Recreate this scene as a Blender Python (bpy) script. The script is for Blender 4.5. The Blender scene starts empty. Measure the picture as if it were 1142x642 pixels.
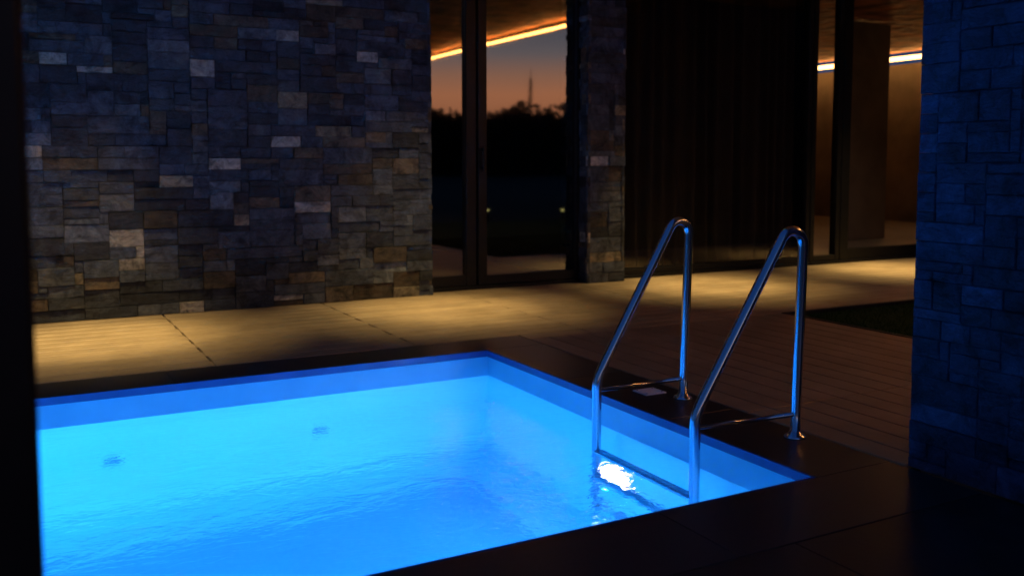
import bpy, math, random
from mathutils import Vector, Matrix
R = random.Random(7)
sc = bpy.context.scene
sc.view_settings.view_transform = 'Standard'
sc.view_settings.look = 'None'
sc.view_settings.exposure = 0
COL = sc.collection

# ------------------------------------------------------------ helpers
def link(o, parent=None):
    COL.objects.link(o)
    if parent: o.parent = parent
    return o
def meta(o, label=None, category=None, kind=None, group=None):
    if label: o["label"] = label
    if category: o["category"] = category
    if kind: o["kind"] = kind
    if group: o["group"] = group
    return o
def empty(name, loc=(0,0,0)):
    o = bpy.data.objects.new(name, None); o.location = loc; o.empty_display_size = .2
    return link(o)
def mesh_obj(name, v, f, mat, parent=None, smooth=False, off=(0,0,0)):
    me = bpy.data.meshes.new(name)
    ox, oy, oz = off
    if parent is not None: ox, oy, oz = parent.location if parent.parent is None else parent.matrix_world.translation
    me.from_pydata([(a-ox, b-oy, c-oz) for a, b, c in v], [], f); me.update()
    if smooth:
        for p in me.polygons: p.use_smooth = True
    me.materials.append(mat)
    o = bpy.data.objects.new(name, me)
    if parent is None: o.location = off
    return link(o, parent)
class MB:
    def __init__(s): s.v = []; s.f = []
    def box(s, x0, x1, y0, y1, z0, z1, b=0.0):
        n = len(s.v)
        if b <= 0:
            s.v += [(x0,y0,z0),(x1,y0,z0),(x1,y1,z0),(x0,y1,z0),(x0,y0,z1),(x1,y0,z1),(x1,y1,z1),(x0,y1,z1)]
            for q in [(0,3,2,1),(4,5,6,7),(0,1,5,4),(1,2,6,5),(2,3,7,6),(3,0,4,7)]: s.f.append(tuple(n+i for i in q))
            return s
        idx = {}
        for sx in (0,1):
            for sy in (0,1):
                for sz in (0,1):
                    X=(x0,x1)[sx]; Y=(y0,y1)[sy]; Z=(z0,z1)[sz]
                    dx=b*(1,-1)[sx]; dy=b*(1,-1)[sy]; dz=b*(1,-1)[sz]
                    idx[(sx,sy,sz,'x')]=len(s.v); s.v.append((X,Y+dy,Z+dz))
                    idx[(sx,sy,sz,'y')]=len(s.v); s.v.append((X+dx,Y,Z+dz))
                    idx[(sx,sy,sz,'z')]=len(s.v); s.v.append((X+dx,Y+dy,Z))
        c=[(0,0),(1,0),(1,1),(0,1)]
        s.f.append(tuple(idx[(1,a,d,'x')] for a,d in c)); s.f.append(tuple(idx[(0,a,d,'x')] for a,d in reversed(c)))
        s.f.append(tuple(idx[(a,0,d,'y')] for a,d in c)); s.f.append(tuple(idx[(a,1,d,'y')] for a,d in reversed(c)))
        s.f.append(tuple(idx[(a,d,1,'z')] for a,d in c)); s.f.append(tuple(idx[(a,d,0,'z')] for a,d in reversed(c)))
        for a in (0,1):
            for d in (0,1):
                s.f.append((idx[(0,a,d,'y')],idx[(1,a,d,'y')],idx[(1,a,d,'z')],idx[(0,a,d,'z')]))
                s.f.append((idx[(a,0,d,'x')],idx[(a,1,d,'x')],idx[(a,1,d,'z')],idx[(a,0,d,'z')]))
                s.f.append((idx[(a,d,0,'x')],idx[(a,d,1,'x')],idx[(a,d,1,'y')],idx[(a,d,0,'y')]))
        for a in (0,1):
            for d in (0,1):
                for e in (0,1): s.f.append((idx[(a,d,e,'x')],idx[(a,d,e,'y')],idx[(a,d,e,'z')]))
        return s
    def obj(s, name, mat, parent=None, smooth=False, off=(0,0,0)):
        return mesh_obj(name, s.v, s.f, mat, parent, smooth, off)
def tube(mb, pts, r, n=20, cap=True):
    pts=[Vector(p) for p in pts]; up=None; base=len(mb.v)
    for i,p in enumerate(pts):
        t=((pts[min(i+1,len(pts)-1)]-pts[max(i-1,0)])).normalized()
        if up is None:
            up=Vector((0,1,0)) if abs(t.y)<.9 else Vector((0,0,1))
        up=(up-t*up.dot(t)).normalized(); s=t.cross(up)
        for k in range(n):
            a=2*math.pi*k/n; q=p+up*(r*math.cos(a))+s*(r*math.sin(a)); mb.v.append(tuple(q))
    for i in range(len(pts)-1):
        for k in range(n):
            a=base+i*n+k; b=base+i*n+(k+1)%n
            mb.f.append((a,b,b+n,a+n))
    if cap:
        mb.f.append(tuple(base+k for k in range(n))); mb.f.append(tuple(base+(len(pts)-1)*n+k for k in reversed(range(n))))
def lathe(mb, c, axis, prof, n=32):
    axis=Vector(axis).normalized(); u=Vector((0,0,1)) if abs(axis.z)<.9 else Vector((1,0,0))
    u=(u-axis*u.dot(axis)).normalized(); w=axis.cross(u); c=Vector(c); base=len(mb.v)
    for r,h in prof:
        for k in range(n):
            a=2*math.pi*k/n; mb.v.append(tuple(c+axis*h+u*(r*math.cos(a))+w*(r*math.sin(a))))
    for i in range(len(prof)-1):
        for k in range(n):
            a=base+i*n+k; b=base+i*n+(k+1)%n; mb.f.append((a,b,b+n,a+n))
    mb.f.append(tuple(base+k for k in reversed(range(n)))); mb.f.append(tuple(base+(len(prof)-1)*n+k for k in range(n)))

# ------------------------------------------------------------ materials
def newmat(name):
    m=bpy.data.materials.new(name); m.use_nodes=True; nt=m.node_tree
    b=nt.nodes["Principled BSDF"]; return m,nt,b
def N(nt,t,**k):
    n=nt.nodes.new(t)
    for a,v in k.items(): setattr(n,a,v)
    return n
def mat_noise(name, c1, c2, scale=8, rough=.6, rvar=.1, bump=.2, bdist=.01, metal=0, detail=6, bscale=None, stretch=(1,1,1), spec=None):
    m,nt,b=newmat(name); L=nt.links.new
    tc=N(nt,'ShaderNodeTexCoord'); mp=N(nt,'ShaderNodeMapping'); mp.inputs['Scale'].default_value=stretch
    L(tc.outputs['Object'],mp.inputs['Vector'])
    no=N(nt,'ShaderNodeTexNoise'); no.inputs['Scale'].default_value=scale; no.inputs['Detail'].default_value=detail
    L(mp.outputs[0],no.inputs['Vector'])
    cr=N(nt,'ShaderNodeValToRGB'); cr.color_ramp.elements[0].position=.3; cr.color_ramp.elements[1].position=.7
    cr.color_ramp.elements[0].color=(*c1,1); cr.color_ramp.elements[1].color=(*c2,1)
    L(no.outputs['Fac'],cr.inputs[0]); L(cr.outputs[0],b.inputs['Base Color'])
    mr=N(nt,'ShaderNodeMapRange'); mr.inputs['To Min'].default_value=rough-rvar; mr.inputs['To Max'].default_value=rough+rvar
    L(no.outputs['Fac'],mr.inputs['Value']); L(mr.outputs[0],b.inputs['Roughness'])
    b.inputs['Metallic'].default_value=metal
    if spec is not None: b.inputs['Specular IOR Level'].default_value=spec
    if bump>0:
        n2=N(nt,'ShaderNodeTexNoise'); n2.inputs['Scale'].default_value=bscale or scale*4; n2.inputs['Detail'].default_value=5
        L(mp.outputs[0],n2.inputs['Vector'])
        bp=N(nt,'ShaderNodeBump'); bp.inputs['Strength'].default_value=bump; bp.inputs['Distance'].default_value=bdist
        L(n2.outputs['Fac'],bp.inputs['Height']); L(bp.outputs[0],b.inputs['Normal'])
    return m
def mat_emit(name,c,s):
    m,nt,b=newmat(name); b.inputs['Base Color'].default_value=(*c,1)
    b.inputs['Emission Color'].default_value=(*c,1); b.inputs['Emission Strength'].default_value=s; return m
def mat_lens(name,c,s,rad):
    m,nt,b=newmat(name); L=nt.links.new
    b.inputs['Base Color'].default_value=(.8,.85,.9,1); b.inputs['Emission Color'].default_value=(*c,1)
    tc=N(nt,'ShaderNodeTexCoord'); ln=N(nt,'ShaderNodeVectorMath',operation='LENGTH'); L(tc.outputs['Object'],ln.inputs[0])
    mr=N(nt,'ShaderNodeMapRange',interpolation_type='SMOOTHERSTEP'); mr.inputs['From Min'].default_value=.035; mr.inputs['From Max'].default_value=rad
    mr.inputs['To Min'].default_value=s; mr.inputs['To Max'].default_value=.8
    L(ln.outputs['Value'],mr.inputs[0]); L(mr.outputs[0],b.inputs['Emission Strength'])
    return m

def mat_stone(name, gain=1.0, rust=.5):
    m,nt,b=newmat(name); L=nt.links.new
    at=N(nt,'ShaderNodeAttribute'); at.attribute_name='stone'
    tc=N(nt,'ShaderNodeTexCoord')
    n1=N(nt,'ShaderNodeTexNoise'); n1.inputs['Scale'].default_value=9; n1.inputs['Detail'].default_value=12; n1.inputs['Roughness'].default_value=.78; n1.inputs['Distortion'].default_value=.7
    L(tc.outputs['Object'],n1.inputs['Vector'])
    cr=N(nt,'ShaderNodeValToRGB'); cr.color_ramp.elements[0].position=.38; cr.color_ramp.elements[0].color=(.22*gain,.24*gain,.28*gain,1)
    cr.color_ramp.elements[1].position=.64; cr.color_ramp.elements[1].color=(1.95*gain,1.9*gain,1.86*gain,1)
    L(n1.outputs['Fac'],cr.inputs[0])
    n3=N(nt,'ShaderNodeTexNoise'); n3.inputs['Scale'].default_value=4.3; n3.inputs['Detail'].default_value=7; n3.inputs['Roughness'].default_value=.7
    L(tc.outputs['Object'],n3.inputs['Vector'])
    c3=N(nt,'ShaderNodeValToRGB'); c3.color_ramp.elements[0].position=.52; c3.color_ramp.elements[0].color=(1,1,1,1)
    c3.color_ramp.elements[1].position=.68; c3.color_ramp.elements[1].color=(1.45,1.02,.55,1)
    L(n3.outputs['Fac'],c3.inputs[0])
    mx=N(nt,'ShaderNodeMix',data_type='RGBA',blend_type='MULTIPLY'); mx.inputs[0].default_value=1
    L(at.outputs['Color'],mx.inputs[6]); L(cr.outputs[0],mx.inputs[7])
    m2=N(nt,'ShaderNodeMix',data_type='RGBA',blend_type='MULTIPLY'); m2.inputs[0].default_value=rust
    L(mx.outputs[2],m2.inputs[6]); L(c3.outputs[0],m2.inputs[7])
    L(m2.outputs[2],b.inputs['Base Color'])
    mr=N(nt,'ShaderNodeMapRange'); mr.inputs['To Min'].default_value=.4; mr.inputs['To Max'].default_value=.85
    L(n1.outputs['Fac'],mr.inputs[0]); L(mr.outputs[0],b.inputs['Roughness'])
    b.inputs['Specular IOR Level'].default_value=.4
    n2=N(nt,'ShaderNodeTexNoise'); n2.inputs['Scale'].default_value=16; n2.inputs['Detail'].default_value=10; n2.inputs['Roughness'].default_value=.72
    mp=N(nt,'ShaderNodeMapping'); mp.inputs['Scale'].default_value=(1,1,1.8); L(tc.outputs['Object'],mp.inputs[0]); L(mp.outputs[0],n2.inputs['Vector'])
    bp=N(nt,'ShaderNodeBump'); bp.inputs['Strength'].default_value=1; bp.inputs['Distance'].default_value=.035
    L(n2.outputs['Fac'],bp.inputs['Height']); L(bp.outputs[0],b.inputs['Normal'])
    return m
M_stone=mat_stone('slate_stone',.88,.5)
M_stone_poollit=mat_stone('pool_lit_slate_stone',.76,.0)
M_core=mat_noise('mortar_core',(.02,.02,.022),(.04,.04,.04),20)
def mat_deck():
    m,nt,b=newmat('composite_decking'); L=nt.links.new
    at=N(nt,'ShaderNodeAttribute'); at.attribute_name='stone'
    tc=N(nt,'ShaderNodeTexCoord')
    n1=N(nt,'ShaderNodeTexNoise'); n1.inputs['Scale'].default_value=3; n1.inputs['Detail'].default_value=8; n1.inputs['Roughness'].default_value=.7
    L(tc.outputs['Object'],n1.inputs['Vector'])
    cr=N(nt,'ShaderNodeValToRGB'); cr.color_ramp.elements[0].position=.3; cr.color_ramp.elements[0].color=(.66,.64,.60,1)
    cr.color_ramp.elements[1].position=.7; cr.color_ramp.elements[1].color=(1.12,1.12,1.12,1)
    L(n1.outputs['Fac'],cr.inputs[0])
    mx=N(nt,'ShaderNodeMix',data_type='RGBA',blend_type='MULTIPLY'); mx.inputs[0].default_value=1
    L(at.outputs['Color'],mx.inputs[6]); L(cr.outputs[0],mx.inputs[7]); L(mx.outputs[2],b.inputs['Base Color'])
    b.inputs['Roughness'].default_value=.5
    n2=N(nt,'ShaderNodeTexNoise'); n2.inputs['Scale'].default_value=60; n2.inputs['Detail'].default_value=4
    L(tc.outputs['Object'],n2.inputs['Vector'])
    bp=N(nt,'ShaderNodeBump'); bp.inputs['Strength'].default_value=.25; bp.inputs['Distance'].default_value=.004
    L(n2.outputs['Fac'],bp.inputs['Height']); L(bp.outputs[0],b.inputs['Normal'])
    return m
M_deck=mat_deck()
M_granite=mat_noise('dark_granite',(.020,.018,.018),(.044,.041,.040),90,.36,.08,.12,.002,detail=4)
M_paving=mat_noise('dark_paving',(.012,.011,.011),(.026,.023,.022),12,.38,.1,.15,.003)
M_frame=mat_noise('black_aluminium',(.007,.007,.008),(.010,.010,.011),30,.45,.05,.05,.001,metal=.2,spec=.3)
M_steel=mat_noise('stainless_steel',(.50,.58,.70),(.58,.66,.78),6,.17,.04,.03,.0005,metal=1,stretch=(1,1,.2))  # blue tint in the base colour stands in for reflected pool glow
M_curtain=mat_noise('curtain_fabric',(.026,.023,.022),(.042,.037,.035),3,.9,.05,.3,.002,bscale=200)
M_copper=mat_noise('copper_ceiling',(.05,.014,.005),(.95,.38,.13),3.2,.5,.12,1,.16,metal=.1,bscale=4,detail=10)
M_brown=mat_noise('brown_plaster',(.11,.095,.08),(.25,.21,.175),1.6,.7,.1,.5,.02,detail=10)
M_darkwall=mat_noise('dark_room_paint',(.015,.013,.012),(.025,.021,.018),4,.8)
M_intfloor=mat_noise('interior_floor_tile',(.14,.12,.1),(.2,.17,.14),2,.35,.1,.05)
M_darkfloor=mat_noise('dark_room_floor',(.03,.026,.022),(.05,.043,.036),2,.4,.1,.05)
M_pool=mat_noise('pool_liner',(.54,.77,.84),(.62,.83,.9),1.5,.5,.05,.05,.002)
M_poolcove_shaded=mat_noise('pool_cove_liner_shaded',(.30,.57,.74),(.36,.63,.79),1.5,.5,.05,.05,.002)  # in-between tone paints a soft shade step from wall to floor
M_poolfloor_shaded=mat_noise('pool_floor_liner_shaded',(.14,.38,.60),(.19,.45,.67),1.5,.5,.05,.05,.002)  # weaker light at the bottom is put into this darker colour
M_waterline_shade=mat_noise('waterline_shade_blue',(.19,.48,.68),(.24,.54,.74),5,.4,.05,.05,.002)  # dimmer light above the water painted as a darker strip
M_rim_glow=mat_noise('pool_rim_glow',(.015,.05,.2),(.025,.065,.25),6,.4,.05,.05,.002)  # blue pool light on the coping edge, painted as a strip
M_grassm=mat_noise('lawn_grass',(.010,.034,.008),(.020,.052,.013),40,.9,spec=.1)
M_ground=mat_noise('lawn_ground',(.012,.018,.008),(.024,.032,.015),3,.9,.05,.5,.05)
M_leaf=mat_noise('wood_foliage',(.01,.014,.008),(.02,.026,.015),1,.9)
M_white=mat_noise('pale_plastic',(.66,.72,.78),(.74,.8,.84),20,.4)
M_soffit=mat_noise('soffit_trim',(.02,.018,.016),(.03,.028,.025),10,.5)
M_blocker=mat_noise('blocker_dark_render',(.014,.014,.015),(.022,.022,.024),2,.9)
M_led=mat_emit('warm_led',(1,.40,.09),30)
M_ledin=mat_emit('warm_cove_led',(1,.46,.13),12)
M_down=mat_emit('downlight_lens',(1,.7,.38),2.5)
M_garden=mat_emit('garden_lamp_glow',(.9,.8,.25),1.6)

def mat_water():
    m,nt,b=newmat('pool_water'); L=nt.links.new
    b.inputs['Base Color'].default_value=(.95,.98,1,1); b.inputs['Roughness'].default_value=.02
    b.inputs['IOR'].default_value=1.333; b.inputs['Transmission Weight'].default_value=1
    tc=N(nt,'ShaderNodeTexCoord'); mp=N(nt,'ShaderNodeMapping'); mp.inputs['Scale'].default_value=(1,1.6,1); mp.inputs['Rotation'].default_value=(0,0,.5)
    L(tc.outputs['Object'],mp.inputs[0])
    a=N(nt,'ShaderNodeTexNoise'); a.inputs['Scale'].default_value=3.4; a.inputs['Detail'].default_value=2.5; a.inputs['Distortion'].default_value=1.2
    c=N(nt,'ShaderNodeTexNoise'); c.inputs['Scale'].default_value=20; c.inputs['Detail'].default_value=4; c.inputs['Distortion'].default_value=.9
    L(mp.outputs[0],a.inputs['Vector']); L(mp.outputs[0],c.inputs['Vector'])
    md=N(nt,'ShaderNodeMath',operation='MULTIPLY_ADD'); md.inputs[1].default_value=.40
    L(c.outputs['Fac'],md.inputs[0]); L(a.outputs['Fac'],md.inputs[2])
    bp=N(nt,'ShaderNodeBump'); bp.inputs['Strength'].default_value=.5; bp.inputs['Distance'].default_value=.0145
    L(md.outputs[0],bp.inputs['Height']); L(bp.outputs[0],b.inputs['Normal'])
    return m
M_water=mat_water()
def mat_glass(name,tint,lo,rough):
    m=bpy.data.materials.new(name); m.use_nodes=True; nt=m.node_tree; nt.nodes.clear(); L=nt.links.new
    out=N(nt,'ShaderNodeOutputMaterial'); mx=N(nt,'ShaderNodeMixShader')
    tr=N(nt,'ShaderNodeBsdfTransparent'); tr.inputs[0].default_value=tint
    gl=N(nt,'ShaderNodeBsdfGlossy'); gl.inputs['Roughness'].default_value=rough; gl.inputs['Color'].default_value=(1,1,1,1)
    lw=N(nt,'ShaderNodeLayerWeight'); lw.inputs['Blend'].default_value=.25
    mr=N(nt,'ShaderNodeMapRange'); mr.inputs['To Min'].default_value=lo; mr.inputs['To Max'].default_value=.9
    tc=N(nt,'ShaderNodeTexCoord'); no=N(nt,'ShaderNodeTexNoise'); no.inputs['Scale'].default_value=1.2; no.inputs['Detail'].default_value=1
    bp=N(nt,'ShaderNodeBump'); bp.inputs['Strength'].default_value=.04; bp.inputs['Distance'].default_value=.02
    L(tc.outputs['Object'],no.inputs['Vector']); L(no.outputs['Fac'],bp.inputs['Height']); L(bp.outputs[0],gl.inputs['Normal'])
    L(lw.outputs['Fresnel'],mr.inputs[0]); L(mr.outputs[0],mx.inputs[0])
    L(tr.outputs[0],mx.inputs[1]); L(gl.outputs[0],mx.inputs[2]); L(mx.outputs[0],out.inputs[0])
    return m
M_glass=mat_glass('tinted_glass',(.5,.48,.46,1),.17,.025)
M_glass2=mat_glass('clear_glass',(.85,.82,.78,1),.05,.02)

# ------------------------------------------------------------ stone cladding
def set_cols(o, cols_per_face):
    me=o.data; ca=me.color_attributes.new('stone','FLOAT_COLOR','CORNER')
    for p,c in zip(me.polygons, cols_per_face):
        for li in p.loop_indices: ca.data[li].color=(*c,1)
def stone_col(r):
    q=r.random()
    if q<.72:
        k=r.uniform(.03,.11); return (k*.72,k*.93,k*1.25)
    if q<.85:
        k=r.uniform(.05,.12); return (k*1.15,k*.95,k*.70)
    if q<.955:
        k=r.uniform(.11,.17); return (k*.8,k*.97,k*1.15)
    if q<.98:
        k=r.uniform(.18,.28); return (k*1.08,k*.95,k*.66)
    k=r.uniform(.30,.46); return (k*.96,k*.94,k*.82)
def stone_col_poollit(r):  # blue pool glow is mixed into these stone colours
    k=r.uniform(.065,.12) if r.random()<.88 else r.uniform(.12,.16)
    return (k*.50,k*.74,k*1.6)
def clad(mb, cols, origin, u, v, n, W, H, r, cw=.055, ch=.036, relief=1.0, pal=stone_col):
    origin=Vector(origin);u=Vector(u);v=Vector(v);n=Vector(n)
    nx=max(1,round(W/cw)); ny=max(1,round(H/ch)); cw=W/nx; ch=H/ny
    used=[[False]*nx for _ in range(ny)]
    for j in range(ny):
        for i in range(nx):
            if used[j][i]: continue
            h=r.choice([1,2,2,2,2,3,3]); w=r.choice([3,3,4,4,5,6,7]) if h>1 else r.choice([2,3,4,5])
            if h>=3: w=max(w,4)
            ww=0
            while ww<w and i+ww<nx and not used[j][i+ww]: ww+=1
            if i+ww<nx and nx-(i+ww)==1 and not used[j][i+ww]: ww+=1
            if ww<=2: h=min(h,2)
            h=min(h,ny-j)
            for b in range(h):
                for a in range(ww): used[j+b][i+a]=True
            d=.006+r.uniform(0,.018)*relief; g=r.uniform(.0008,.002)*min(1,relief+.2)
            a0=i*cw+g;a1=(i+ww)*cw-g;b0=j*ch+g;b1=(j+h)*ch-g
            e=.003; base=len(mb.v)
            for aa,bb in ((a0,b0),(a1,b0),(a1,b1),(a0,b1)): mb.v.append(tuple(origin+u*aa+v*bb-n*.01))
            for aa,bb in ((a0,b0),(a1,b0),(a1,b1),(a0,b1)): mb.v.append(tuple(origin+u*aa+v*bb+n*(d-.003)))
            tx=r.uniform(-.0025,.0025)*relief; tz=r.uniform(-.003,.003)*relief
            for (aa,bb),dd in zip(((a0+e,b0+e),(a1-e,b0+e),(a1-e,b1-e),(a0+e,b1-e)),(d-tx-tz,d+tx-tz,d+tx+tz,d-tx+tz)):
                mb.v.append(tuple(origin+u*aa+v*bb+n*dd))
            c=pal(r)
            for k in range(4):
                k2=(k+1)%4
                mb.f.append((base+k,base+k2,base+4+k2,base+4+k)); mb.f.append((base+4+k,base+4+k2,base+8+k2,base+8+k)); cols+= [c,c]
            mb.f.append((base+8,base+9,base+10,base+11)); cols.append(c)
def stone_block(name, x0,x1,y0,y1,z1, faces, label, category, seed, relief=1.0, cw=.055, ch=.042, pal=stone_col, mat=None):
    e=empty(name,((x0+x1)/2,(y0+y1)/2,0)); meta(e,label,category)
    r=random.Random(seed)
    MB().box(x0+.03,x1-.03,y0+.03,y1-.035,-.05,z1).obj('core',M_core,e)
    mb=MB(); cols=[]
    if '-y' in faces: clad(mb,cols,(x0,y0+.02,0),(1,0,0),(0,0,1),(0,-1,0),x1-x0,z1,r,cw,ch,relief,pal)
    if '+y' in faces: clad(mb,cols,(x1,y1-.03,0),(-1,0,0),(0,0,1),(0,1,0),x1-x0-.04,z1,r,cw,ch,relief,pal)
    if '-x' in faces: clad(mb,cols,(x0+.02,y1,0),(0,-1,0),(0,0,1),(-1,0,0),y1-y0,z1,r,cw,ch,relief,pal)
    if '+x' in faces: clad(mb,cols,(x1-.02,y0,0),(0,1,0),(0,0,1),(1,0,0),y1-y0,z1,r,cw,ch,relief,pal)
    o=mb.obj('stone_cladding',mat or M_stone,e); set_cols(o,cols)
    return e
HC=2.8
stone_block('stone_wall',-3.2,2.81,6.42,6.85,HC,['-y','+x'],'long wall clad in rough dark slate blocks beside the deck','wall',17,1.0,.052,.038)
stone_block('stone_column',4.185,4.56,6.42,6.85,HC,['-y','-x','+x'],'narrow dark stone column between the glass doors and curtained window','column',5)
stone_block('stone_column',2.58,3.2,1.0,2.035,HC,['-x','+y','-y','+x'],'large stone clad column by the pool lit blue by the water','column',12,.3,.034,.031,stone_col_poollit,M_stone_poollit)

# ------------------------------------------------------------ deck
def deck_boards():
    mb=MB(); cols=[]
    r=random.Random(11)
    def bd(x0,x1,y0,y1,g=1.0):
        n=len(mb.f); mb.box(x0,x1,y0,y1,-.03,0,.003)
        k=r.uniform(.88,1.07)*g; c=(.37*k,.29*k,.18*k)
        cols.extend([c]*(len(mb.f)-n))
    P=.128
    joints=[.892+1.062*k for k in range(-4,9)]
    for row in range(-1,15):
        y0=4.69+P*row
        q=.0055 if row%2 else .0012
        for a,b in zip(joints[:-1],joints[1:]):
            if row==-1:
                if b<2.6: continue
                a=max(a,2.586)
            bd(a+q,b-q,y0+.0035,y0+P-.0035)
    ys=[4.558-1.77*k for k in range(0,4)]
    x=2.586
    while x+P<4.62:
        for a,b in zip(ys[1:],ys[:-1]):
            if x<3.25 and a<2.045: 
                if b<2.1: continue
                a=2.045
            bd(x+.0035,x+P-.0035,a+.001,b-.001,.8)
        x+=P
    o=mb.obj('deck',M_deck); set_cols(o,cols); meta(o,kind='structure')
    return x
xe=deck_boards()
o=MB().box(-4,9.5,4.6,6.9,-.12,-.034).box(2.6,xe,-1,4.598,-.12,-.034).obj('deck_base_ground',M_core); meta(o,kind='structure')
o=MB().box(xe,xe+.03,-1,4.52,-.03,.004,.003).box(xe,9.5,4.522,4.556,-.03,.004,.003).obj('lawn_edging_path',M_frame); meta(o,kind='structure')
r=random.Random(21); mb=MB()
mb.v+= [(xe+.031,-1,-.02),(9.5,-1,-.02),(9.5,4.521,-.02),(xe+.031,4.521,-.02)]; mb.f.append((0,1,2,3))
for i in range(12000):
    x=xe+.04+ (r.random()**1.5)*3.4; y=r.uniform(2.0,4.51); h=r.uniform(.012,.03); a=r.uniform(0,6.28); w=.0025
    n=len(mb.v); dx=math.cos(a)*w; dy=math.sin(a)*w
    mb.v+=[(x-dx,y-dy,-.02),(x+dx,y+dy,-.02),(x+r.uniform(-.01,.01),y+r.uniform(-.01,.01),-.02+h)]; mb.f.append((n,n+1,n+2))
o=mb.obj('grass',M_grassm); meta(o,kind='stuff',label='patch of short dark lawn set into the deck')
def ring(mb,ox0,ox1,oy0,oy1,ix0,ix1,iy0,iy1,z):
    n=len(mb.v)
    mb.v+=[(ox0,oy0,z),(ox1,oy0,z),(ox1,oy1,z),(ox0,oy1,z),(ix0,iy0,z),(ix1,iy0,z),(ix1,iy1,z),(ix0,iy1,z)]
    for k in range(4):
        k2=(k+1)%4; mb.f.append((n+k,n+k2,n+4+k2,n+4+k))
mb=MB(); ring(mb,-400,400,-400,400,-3.9,5,-.9,6.8,-.14)
o=mb.obj('ground',M_ground); meta(o,kind='structure')

# ------------------------------------------------------------ pool
PX0,PX1,PY0,PY1=-1.9,2.24,2.095,4.395; WZ=-.14; PB=-1.5; T=.02
pool=empty('swimming_pool',((PX0+PX1)/2,(PY0+PY1)/2,0)); meta(pool,'rectangular plunge pool glowing bright blue from underwater lights','pool')
mb=MB()
x0,x1,y0,y1=PX0-.01,PX1+.01,PY0-.01,PY1+.01
mb.box(x0-T,x0,y0-T,y1+T,PB,-.032).box(x1,x1+T,y0-T,y1+T,PB,-.032).box(x0,x1,y0-T,y0,PB,-.032).box(x0,x1,y1,y1+T,PB,-.032)
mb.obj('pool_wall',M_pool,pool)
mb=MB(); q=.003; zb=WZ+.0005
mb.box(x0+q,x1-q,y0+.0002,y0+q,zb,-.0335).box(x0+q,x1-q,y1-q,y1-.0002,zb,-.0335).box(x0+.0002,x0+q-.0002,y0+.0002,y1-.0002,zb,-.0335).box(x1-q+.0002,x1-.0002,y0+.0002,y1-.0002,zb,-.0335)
mb.obj('waterline_shade_band',M_waterline_shade,pool)
MB().box(x0-T,x1+T,y0-T,y1+T,PB-.05,PB).obj('pool_floor',M_poolfloor_shaded,pool)
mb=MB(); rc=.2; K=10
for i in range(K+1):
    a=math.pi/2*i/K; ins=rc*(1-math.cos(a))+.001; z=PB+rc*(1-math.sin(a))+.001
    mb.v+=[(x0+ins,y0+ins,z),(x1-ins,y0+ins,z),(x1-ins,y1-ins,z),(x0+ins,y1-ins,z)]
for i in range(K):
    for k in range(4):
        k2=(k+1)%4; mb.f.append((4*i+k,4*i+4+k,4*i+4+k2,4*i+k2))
mb.obj('pool_cove',M_poolcove_shaded,pool)
mb=MB(); q=.010
mb.box(PX0+q,PX1-q,PY0-.0005,PY0+q,-.034,.001,.002).box(PX0+q,PX1-q,PY1-q,PY1-.0005,-.034,.001,.002)
mb.box(PX1-q,PX1-.0005,PY0,PY1-.0005,-.034,.0012,.002).box(PX0+.0005,PX0+q,PY0,PY1,-.034,.0012,.002)
mb.obj('rim_glow_strip',M_rim_glow,pool)
mb=MB(); g=.0012
def slabs_x(a,b,ya,yb,L=.9):
    n=max(1,round((b-a)/L)); s=(b-a)/n
    for i in range(n): mb.box(a+i*s+g,a+(i+1)*s-g,ya,yb,-.03,.0,.0015)
def slabs_y(a,b,xa,xb,L=.9):
    n=max(1,round((b-a)/L)); s=(b-a)/n
    for i in range(n): mb.box(xa,xb,a+i*s+g,a+(i+1)*s-g,-.03,.0,.0015)
slabs_x(PX0-.34,PX1+.338,PY1,PY1+.285); slabs_x(PX0-.34,PX1+.338,PY0-.34,PY0)
slabs_y(PY0,PY1,PX1,PX1+.338); slabs_y(PY0,PY1,PX0-.34,PX0)
mb.obj('coping',M_granite,pool)
M_inlet=mat_noise('inlet_plastic',(.14,.26,.38),(.2,.32,.44),10)
for x in (1.32,.38):
    q=MB(); lathe(q,(x,PY1+.009,-.71),(0,-1,0),[(.040,0),(.040,.006),(.032,.010),(.026,.005),(.010,.005),(.008,.011),(.003,.013)],28)
    q.obj('water_inlet',M_inlet,pool,True)
M_lens=mat_lens('pool_lamp_lens',(1,.84,.93),85,.10)
M_lens2=mat_emit('pool_lamp_blue_lens',(.3,.7,1),8)
LC=(.010,.355,1.0)
def pool_lamp(loc,dr,watt):
    e=empty('pool_lamp',loc); meta(e,'round underwater pool lamp glowing in the pool wall','lamp',group='underwater lamps in the pool walls')
    a=MB(); lathe(a,loc,dr,[(.118,-.002),(.118,.008),(.112,.012),(.106,.008)],32); a.obj('bezel',M_white,e,True)
    a=MB(); lathe(a,loc,dr,[(.105,.0),(.105,.007),(.085,.010),(.06,.012),(.035,.013),(.01,.014)],32); a.obj('lens',M_lens if dr[0] else M_lens2,e,True)
    l=bpy.data.lights.new('pool_lamp_light','AREA'); l.shape='DISK'; l.size=.05 if dr[0] else .12; l.energy=watt; l.color=LC
    lo=bpy.data.objects.new('pool_lamp_light',l); link(lo,e); d=Vector(dr); lo.location=d*.018+Vector((0,0,-.08 if dr[0] else 0))
    lo.rotation_euler=d.to_track_quat('-Z','Y').to_euler()
pool_lamp((PX1+.009,3.2,-.70),(-1,0,0),28)
pool_lamp((.5,PY0-.009,-.5),(0,1,0),36)
pool_lamp((-.9,PY0-.009,-.5),(0,1,0),58)
mb=MB()
mb.v=[(x0,y0,WZ),(x1,y0,WZ),(x1,y1,WZ),(x0,y1,WZ)]; mb.f=[(0,1,2,3)]
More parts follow.
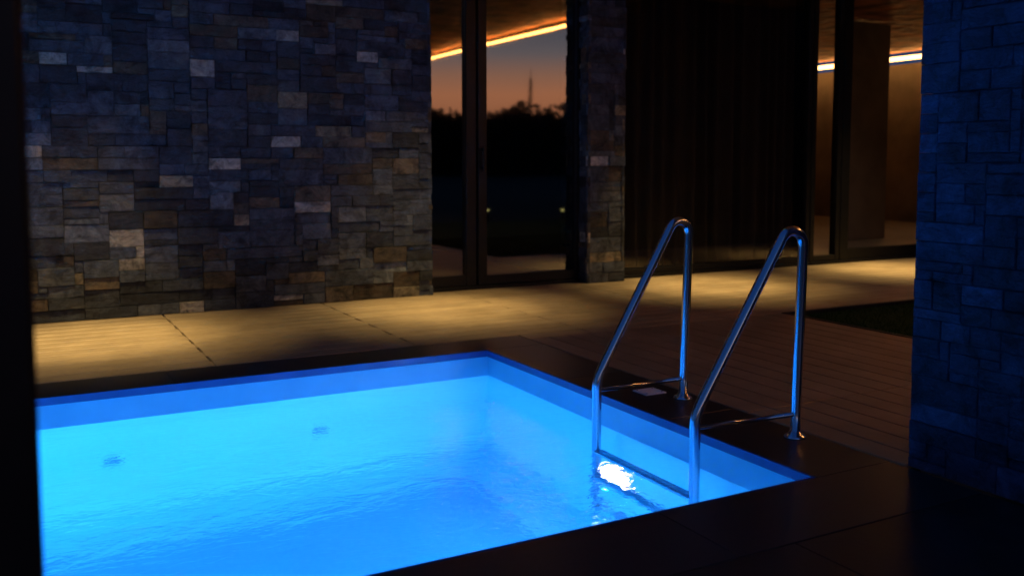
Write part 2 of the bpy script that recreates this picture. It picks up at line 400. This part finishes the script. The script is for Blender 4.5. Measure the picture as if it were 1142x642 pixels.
o=mb.obj('water',M_water); meta(o,kind='structure')

mb=MB()
xs=[-3.8+.8*k for k in range(9)]
xs=[a for a in xs if a<2.5]+[2.578]
ysp=[-1.0,-.3,.4,1.1,PY0-.342]
for a,b in zip(xs[:-1],xs[1:]):
    for c,d in zip(ysp[:-1],ysp[1:]): mb.box(a+.0012,b-.0012,c+.0012,d-.0012,-.04,-.001,.0015)
for c,d in ((PY0-.34,2.9),(2.9,3.8),(3.8,4.68)): mb.box(-3.8,PX0-.342,c,d-.003,-.04,-.001,.002)
mb.box(-3.9,2.578,-1,PY0-.35,-.14,-.045)
o=mb.obj('paving',M_paving); meta(o,kind='structure')

# ------------------------------------------------------------ ladder
lad=empty('pool_ladder',(2.3,2.77,0)); meta(lad,'polished steel pool ladder with two looped handrails','ladder')
def rail_path(yb,yl):
    P=[]
    def add(x,z):
        t=(2.50-x)/(2.50-2.045); t=max(0,min(1,t)); P.append((x,yb+(yl-yb)*t,z))
    cx,cz,rr=2.466,.697,.056
    for i in range(7): add(2.503+.019*i/7,.0+cz*i/7)
    for i in range(17):
        th=math.radians(147.5*i/16); add(cx+rr*math.cos(th),cz+rr*math.sin(th))
    ex,ez=cx+rr*math.cos(math.radians(147.5)),cz+rr*math.sin(math.radians(147.5))
    bx=2.045; L=(ex-bx)/.537; bz=ez-.843*L
    L0=L-.045
    for i in range(1,7): add(ex-.537*L0*i/6,ez-.843*L0*i/6)
    p0=(ex-.537*L0,ez-.843*L0); p2=(bx,bz-.042)
    for i in range(1,9):
        t=i/8; add((1-t)**2*p0[0]+2*t*(1-t)*bx+t*t*p2[0],(1-t)**2*p0[1]+2*t*(1-t)*bz+t*t*p2[1])
    for z in (-.05,-.3,-.6,-1.15): add(bx,z)
    return P
RY=[(3.09,3.06),(2.45,2.458)]
for yb,yl in RY:
    q=MB(); tube(q,rail_path(yb,yl),.0185,22); q.obj('handrail',M_steel,lad,True)
    q=MB(); tube(q,[(2.05,yl,.095),(2.28,(yl+yb)/2,.09),(2.503,yb,.085)],.0085,14); q.obj('brace_bar',M_steel,lad,True)
    q=MB(); lathe(q,(2.503,yb,0),(0,0,1),[(.040,0),(.040,.004),(.036,.010),(.024,.014),(.022,.022),(.0185,.023)],32); q.obj('base_flange',M_steel,lad,True)
for z in (-.17,-.46,-.74,-1.0):
    q=MB()
    q.box(2.018,2.072,2.46,3.055,z-.010,z+.010,.005)
    for k in range(3): q.box(2.026+.016*k,2.031+.016*k,2.48,3.035,z+.0101,z+.012)
    q.obj('tread',M_steel,lad)

cp=empty('deck_box_cover',(2.44,3.24,0)); meta(cp,'small pale square cover plate set in the dark coping','cover plate')
MB().box(2.385,2.495,3.19,3.29,.0005,.006,.002).obj('cover_plate',M_white,cp)
for a,b in ((2.40,3.205),(2.48,3.205),(2.48,3.275),(2.40,3.275)):
    q=MB(); lathe(q,(a,b,.006),(0,0,1),[(.004,0),(.003,.0015)],10); q.obj('screw',M_steel,cp)

# ------------------------------------------------------------ left near post
np_=empty('door_post',(-.12,1.05,0)); meta(np_,'black metal door post standing close by on the paving','post')
MB().box(-.26,.022,1.0,1.07,0,HC-.02,.006).obj('post_profile',M_frame,np_)
MB().box(-.26,.010,1.0725,1.082,.02,HC-.04,.003).obj('seal_strip',M_soffit,np_)

# ------------------------------------------------------------ house
house=empty('house',(5.5,7,0)); meta(house,'dark low house front with glazed doors, curtained window and copper ceilings','house')
GY=6.6
def frame_box(mb,x0,x1,z0,z1,w,y0=GY-.04,y1=GY+.04,b=.003):
    mb.box(x0,x0+w,y0,y1,z0,z1,b).box(x1-w,x1,y0,y1,z0,z1,b).box(x0+w+.0005,x1-w-.0005,y0+.002,y1-.002,z0,z0+w,b).box(x0+w+.0005,x1-w-.0005,y0+.002,y1-.002,z1-w,z1,b)
bpy.context.view_layer.update()
def sub(name,loc,parent,label=None):
    e=bpy.data.objects.new(name,None); link(e,parent); e.location=Vector(loc)-parent.location
    if label: e["label"]=label
    bpy.context.view_layer.update(); return e
d=sub('sliding_door',(3.5,GY,0),house,'black framed glass sliding door reflecting the sunset sky')
mb=MB(); frame_box(mb,2.56,3.245,.03,HC-.03,.085); frame_box(mb,3.262,4.24,.03,HC-.03,.075,GY-.045,GY+.03)
mb.box(2.5,4.3,GY-.06,GY+.06,.0,.028,.003)
mb.obj('frame',M_frame,d)
def pane(x0,x1,z0,z1,y,par,m):
    mesh_obj('glass',[(x0,y,z0),(x1,y,z0),(x1,y,z1),(x0,y,z1)],[(0,1,2,3)],m,par)
pane(2.64,3.165,.11,HC-.11,GY,d,M_glass); pane(3.335,4.17,.1,HC-.1,GY-.008,d,M_glass)
q=MB(); q.box(3.285,3.305,GY-.085,GY-.07,.92,1.12,.004); q.box(3.287,3.303,GY-.071,GY-.044,.94,.96); q.box(3.287,3.303,GY-.071,GY-.044,1.08,1.10); q.obj('handle',M_frame,d)
w=sub('curtained_window',(5.6,GY,0),house,'wide fixed window with a dark pleated curtain drawn behind it')
mb=MB(); frame_box(mb,4.57,6.83,.03,HC-.03,.05); mb.box(4.57,6.83,GY-.06,GY+.06,0,.028,.003); mb.obj('frame',M_frame,w)
pane(4.615,6.785,.075,HC-.075,GY,w,M_glass2)
w=sub('sliding_door',(7.7,GY,0),house,'black framed glass door looking into a warmly lit brown room')
mb=MB(); frame_box(mb,6.84,7.24,.03,HC-.03,.055); frame_box(mb,7.245,9.3,.03,HC-.03,.11,GY-.045,GY+.03); mb.box(6.84,9.3,GY-.06,GY+.06,0,.028,.003); mb.obj('frame',M_frame,w)
pane(6.89,7.19,.08,HC-.08,GY,w,M_glass2); pane(7.35,9.2,.135,HC-.135,GY-.008,w,M_glass2)
mb=MB(); mb.box(2.0,2.05,6.86,10,-.1,HC).box(2.05,6.8,9.95,10,-.1,HC).box(6.8,6.86,6.66,14.5,-.1,HC).box(4.3,4.34,6.86,9.94,-.1,HC)
mb.obj('dark_room_wall',M_darkwall,house)
mb=MB(); mb.box(6.861,13.4,14.4,14.5,-.1,HC+.1).box(13.3,13.4,6.66,14.39,-.1,2.62).box(9.31,13.29,6.56,6.66,-.1,HC)
mb.obj('brown_room_wall',M_brown,house)
MB().box(6.83,13.29,6.66,14.39,-.05,-.002).obj('room_floor',M_intfloor,house)
MB().box(2.05,6.829,6.66,9.94,-.05,-.002).obj('dark_room_floor',M_darkfloor,house)
MB().box(6.862,12.9,6.662,14.38,2.76,2.79).obj('copper_room_ceiling',M_copper,house)
MB().box(2.05,6.79,6.662,9.94,2.75,2.79).obj('dark_room_ceiling',M_darkwall,house)
MB().box(12.93,12.98,6.7,14.3,2.64,2.70).obj('cove_light_strip',M_ledin,house)
MB().box(-3.2,13.4,6.45,14.5,2.82,3.2).obj('roof_slab',M_soffit,house)
MB().box(9.35,10.16,8.45,8.6,0,2.75,.005).obj('room_partition',M_brown,house)
def room_light(loc,en,par):
    l=bpy.data.lights.new('room_downlight_light','SPOT'); l.energy=en; l.color=(1,.74,.5); l.spot_size=math.radians(120); l.spot_blend=1; l.shadow_soft_size=.05
    lo=bpy.data.objects.new('room_downlight_beam',l); link(lo,par); lo.location=Vector(loc)-par.location
    a=MB(); lathe(a,(loc[0],loc[1],2.758),(0,0,-1),[(.045,0),(.045,.006),(.03,.008)],20); a.obj('room_downlight',M_down,par)
room_light((8.2,7.2,2.7),26,house); room_light((11.6,8.6,2.7),24,house)
def curtain(name,x0,x1,y,z0,z1,label,seed):
    r=random.Random(seed); n=int((x1-x0)/.008); v=[];f=[]
    ph=0; pts=[]; wl=.14; tgt=.14; am=.04; ta=.04
    for i in range(n+1):
        x=x0+(x1-x0)*i/n
        if i%20==0: tgt=r.uniform(.09,.22); ta=r.uniform(.025,.06)
        wl+=(tgt-wl)*.1; am+=(ta-am)*.1
        ph+=.008*2*math.pi/wl; pts.append((x,ph,am))
    rows=[z0,z0+.4,z0+1.2,z0+2,z1]
    for k,z in enumerate(rows):
        for x,p,a in pts: v.append((x+.008*math.sin(p*.37+k),y+a*(1.1-.08*k)*math.sin(p+.22*k*math.sin(p*.13)),z))
    m=n+1
    for k in range(len(rows)-1):
        for i in range(n): f.append((k*m+i,k*m+i+1,(k+1)*m+i+1,(k+1)*m+i))
    o=mesh_obj(name,v,f,M_curtain,None,True,((x0+x1)/2,y,0)); meta(o,label,'curtain'); return o
curtain('curtain',4.35,6.76,6.765,.02,2.72,'dark brown pleated curtain hanging behind the window',1)

# overhang with copper underside + LED edge strip
roof=empty('terrace_roof',(4.5,3,2.9)); meta(roof,'terrace roof with textured copper underside and warm light strip','roof')
MB().box(-3.9,9.6,4.7,6.40,2.82,2.86).box(2.62,6.46,-3.2,4.697,2.82,2.86).obj('copper_soffit',M_copper,roof)
MB().box(-3.9,9.6,4.7,6.42,2.87,3.1).box(2.62,6.5,-3.2,4.697,2.87,3.1).obj('roof_slab',M_soffit,roof)
MB().box(6.41,6.46,-3.2,2.95,2.725,2.755).obj('light_strip',M_led,roof)
MB().box(6.47,6.5,-3.2,4.68,2.72,2.868).obj('fascia',M_soffit,roof)
for x,yy,en in ((.45,5.74,470),(2.6,5.78,380),(5.0,5.87,430),(7.3,5.9,480)):
    e=empty('downlight',(x,yy,2.81)); meta(e,'small round recessed downlight in the copper soffit','downlight',group='recessed downlights in the terrace soffit')
    a=MB(); lathe(a,(x,yy,2.819),(0,0,-1),[(.05,0),(.05,.006),(.038,.01)],24); a.obj('trim_ring',M_frame,e,True)
    a=MB(); lathe(a,(x,yy,2.812),(0,0,-1),[(.035,0),(.035,.003)],24); a.obj('lens',M_down,e)
    for sz,k in ((32,.85),(52,.62)):
        l=bpy.data.lights.new('spot','SPOT'); l.energy=en*k; l.color=(1,.68,.27); l.spot_size=math.radians(sz); l.spot_blend=1.0; l.shadow_soft_size=.03
        lo=bpy.data.objects.new('downlight_beam',l); link(lo,e); lo.location=(0,0,-.03)
for x,y in ((7.9,-2.3),(9.1,-1.6)):
    e=empty('garden_lamp',(x,y,-.14)); meta(e,'short bollard garden lamp glowing on the lawn','lamp',group='garden lamps on the lawn')
    a=MB(); lathe(a,(x,y,-.14),(0,0,1),[(.03,0),(.03,.22),(.025,.22)],16); a.obj('lamp_post',M_frame,e,True)
    a=MB(); lathe(a,(x,y,.081),(0,0,1),[(.024,0),(.028,.01),(.028,.035),(.024,.04)],16); a.obj('lamp_glass',M_garden,e,True)
    a=MB(); lathe(a,(x,y,.122),(0,0,1),[(.036,0),(.034,.01),(.006,.016)],16); a.obj('lamp_cap',M_frame,e,True)

# added dark house shape, keeps the sunset out of the right-hand window reflections
NX,NY=9.75,-1.0
blocker=empty('reflection_blocker_house',(NX,NY,-.14)); meta(blocker,'tall dark house shape added beyond the lawn to block sky reflections','house')
MB().box(NX,NX+16,NY-12,NY,-.14,7.0).obj('wall',M_blocker,blocker)
MB().box(NX-.02,NX+16.3,NY-12.3,NY+.3,7.002,7.25,.02).obj('roof',M_soffit,blocker)
for i in range(4):
    for z in (.9,3.9):
        x=NX+1.5+i*3.4
        wv=sub('window',(x+.7,NY,z),blocker)
        q=MB(); q.box(x,x+.08,NY,NY+.05,z,z+1.5).box(x+1.32,x+1.4,NY,NY+.05,z,z+1.5).box(x+.081,x+1.319,NY,NY+.048,z,z+.08).box(x+.081,x+1.319,NY,NY+.048,z+1.42,z+1.5); q.obj('frame',M_frame,wv)
        q=MB(); q.box(x+.081,x+1.319,NY+.002,NY+.02,z+.081,z+1.419); q.obj('pane',M_soffit,wv)
blocker.rotation_euler=(0,0,math.radians(35))

# far wood + mast
r=random.Random(31); mb=MB()
for i in range(160):
    az=math.radians(-40+110*i/160+r.uniform(-.3,.3)); D=r.uniform(64,68)
    h=5.7+.5*math.sin(i*.23)+.3*math.sin(i*.7+1)+r.uniform(-.25,.25)
    cx=D*math.sin(az); cy=-D*math.cos(az)
    for k in range(110):
        zz=r.random()**.45; x=cx+r.uniform(-1.2,1.2); y=cy+r.uniform(-1,1); p=Vector((x,y,-.14+h*zz*(1-.08*abs(x-cx))))
        s=r.uniform(.12,.36); d1=Vector((r.uniform(-1,1),r.uniform(-1,1),r.uniform(-1,1))).normalized()*s; d2=Vector((r.uniform(-1,1),r.uniform(-1,1),r.uniform(-1,1))).normalized()*s
        n=len(mb.v); mb.v+=[tuple(p-d1),tuple(p+d2),tuple(p+d1),tuple(p-d2)]; mb.f.append((n,n+1,n+2,n+3))
n0=len(mb.v); K=400
for i in range(K+1):
    az=math.radians(-42+114*i/K); D=66.5+r.uniform(-.5,.5); z=4.8+.3*math.sin(i*.09)+r.uniform(-.35,.35)
    mb.v+=[(D*math.sin(az),-D*math.cos(az),-.14),(D*math.sin(az),-D*math.cos(az),z)]
for i in range(K): mb.f.append((n0+2*i,n0+2*i+2,n0+2*i+3,n0+2*i+1))
o=mb.obj('wood',M_leaf); meta(o,kind='stuff',label='far-off dark line of trees beyond the lawn')
ms=empty('radio_mast',(45,-66,-.14)); meta(ms,'distant slim radio mast above the tree line','mast')
q=MB()
for sx,sy in ((-1,-1),(1,-1),(1,1),(-1,1)): tube(q,[(45+sx*.24,-66+sy*.24,-.14),(45+sx*.06,-66+sy*.06,9.0)],.03,8)
for k in range(12):
    z=k*.74; s=.24-.18*k/12; s2=.24-.18*(k+1)/12
    for a,b in (((-1,-1),(1,-1)),((1,-1),(1,1)),((1,1),(-1,1)),((-1,1),(-1,-1))): tube(q,[(45+a[0]*s,-66+a[1]*s,z),(45+b[0]*s2,-66+b[1]*s2,z+.74)],.02,6)
q.obj('lattice',M_frame,ms)
q=MB(); tube(q,[(45,-66,8.9),(45,-66,9.8)],.03,8); q.obj('antenna',M_frame,ms)

# ------------------------------------------------------------ world
wd=bpy.data.worlds.new('World'); sc.world=wd; wd.use_nodes=True; nt=wd.node_tree; nt.nodes.clear(); L=nt.links.new
out=N(nt,'ShaderNodeOutputWorld'); bg=N(nt,'ShaderNodeBackground'); L(bg.outputs[0],out.inputs[0])
tc=N(nt,'ShaderNodeTexCoord'); sp=N(nt,'ShaderNodeSeparateXYZ'); L(tc.outputs['Generated'],sp.inputs[0])
cr=N(nt,'ShaderNodeValToRGB'); L(sp.outputs['Z'],cr.inputs[0]); ce=cr.color_ramp
ce.elements[0].position=0; ce.elements[0].color=(1.0,.36,.17,1)
ce.elements[1].position=1; ce.elements[1].color=(.008,.030,.12,1)
for p,c in ((.070,(1.6,.62,.30)),(.09,(1.15,.56,.36)),(.112,(.55,.46,.48)),(.15,(.18,.25,.38)),(.35,(.018,.065,.21))):
    e=ce.elements.new(p); e.color=(*c,1)
dt=N(nt,'ShaderNodeVectorMath',operation='DOT_PRODUCT'); L(tc.outputs['Generated'],dt.inputs[0]); dt.inputs[1].default_value=(.45,-.893,0)
mr=N(nt,'ShaderNodeMapRange'); mr.inputs['From Min'].default_value=.3; mr.inputs['From Max'].default_value=.95; L(dt.outputs['Value'],mr.inputs[0])
cr2=N(nt,'ShaderNodeValToRGB'); L(sp.outputs['Z'],cr2.inputs[0]); cr2.color_ramp.elements[0].color=(.018,.06,.17,1); cr2.color_ramp.elements[1].color=(.008,.030,.12,1)
mx=N(nt,'ShaderNodeMix',data_type='RGBA'); L(mr.outputs[0],mx.inputs[0]); L(cr2.outputs[0],mx.inputs[6]); L(cr.outputs[0],mx.inputs[7])
L(mx.outputs[2],bg.inputs['Color']); bg.inputs['Strength'].default_value=1.0

# ------------------------------------------------------------ camera
cam=bpy.data.cameras.new('camera'); co=bpy.data.objects.new('camera',cam); link(co)
p=math.radians(4.43); yaw=math.radians(28.5)
F=Vector((math.sin(yaw)*math.cos(p),math.cos(yaw)*math.cos(p),-math.sin(p)))
co.location=(0,0,1); co.rotation_euler=F.to_track_quat('-Z','Y').to_euler()
cam.sensor_width=36; cam.lens=32.94; cam.shift_y=-.0525; cam.clip_start=.05; cam.clip_end=1500
cam.dof.use_dof=True; cam.dof.focus_distance=3.5; cam.dof.aperture_fstop=2.8
sc.camera=co
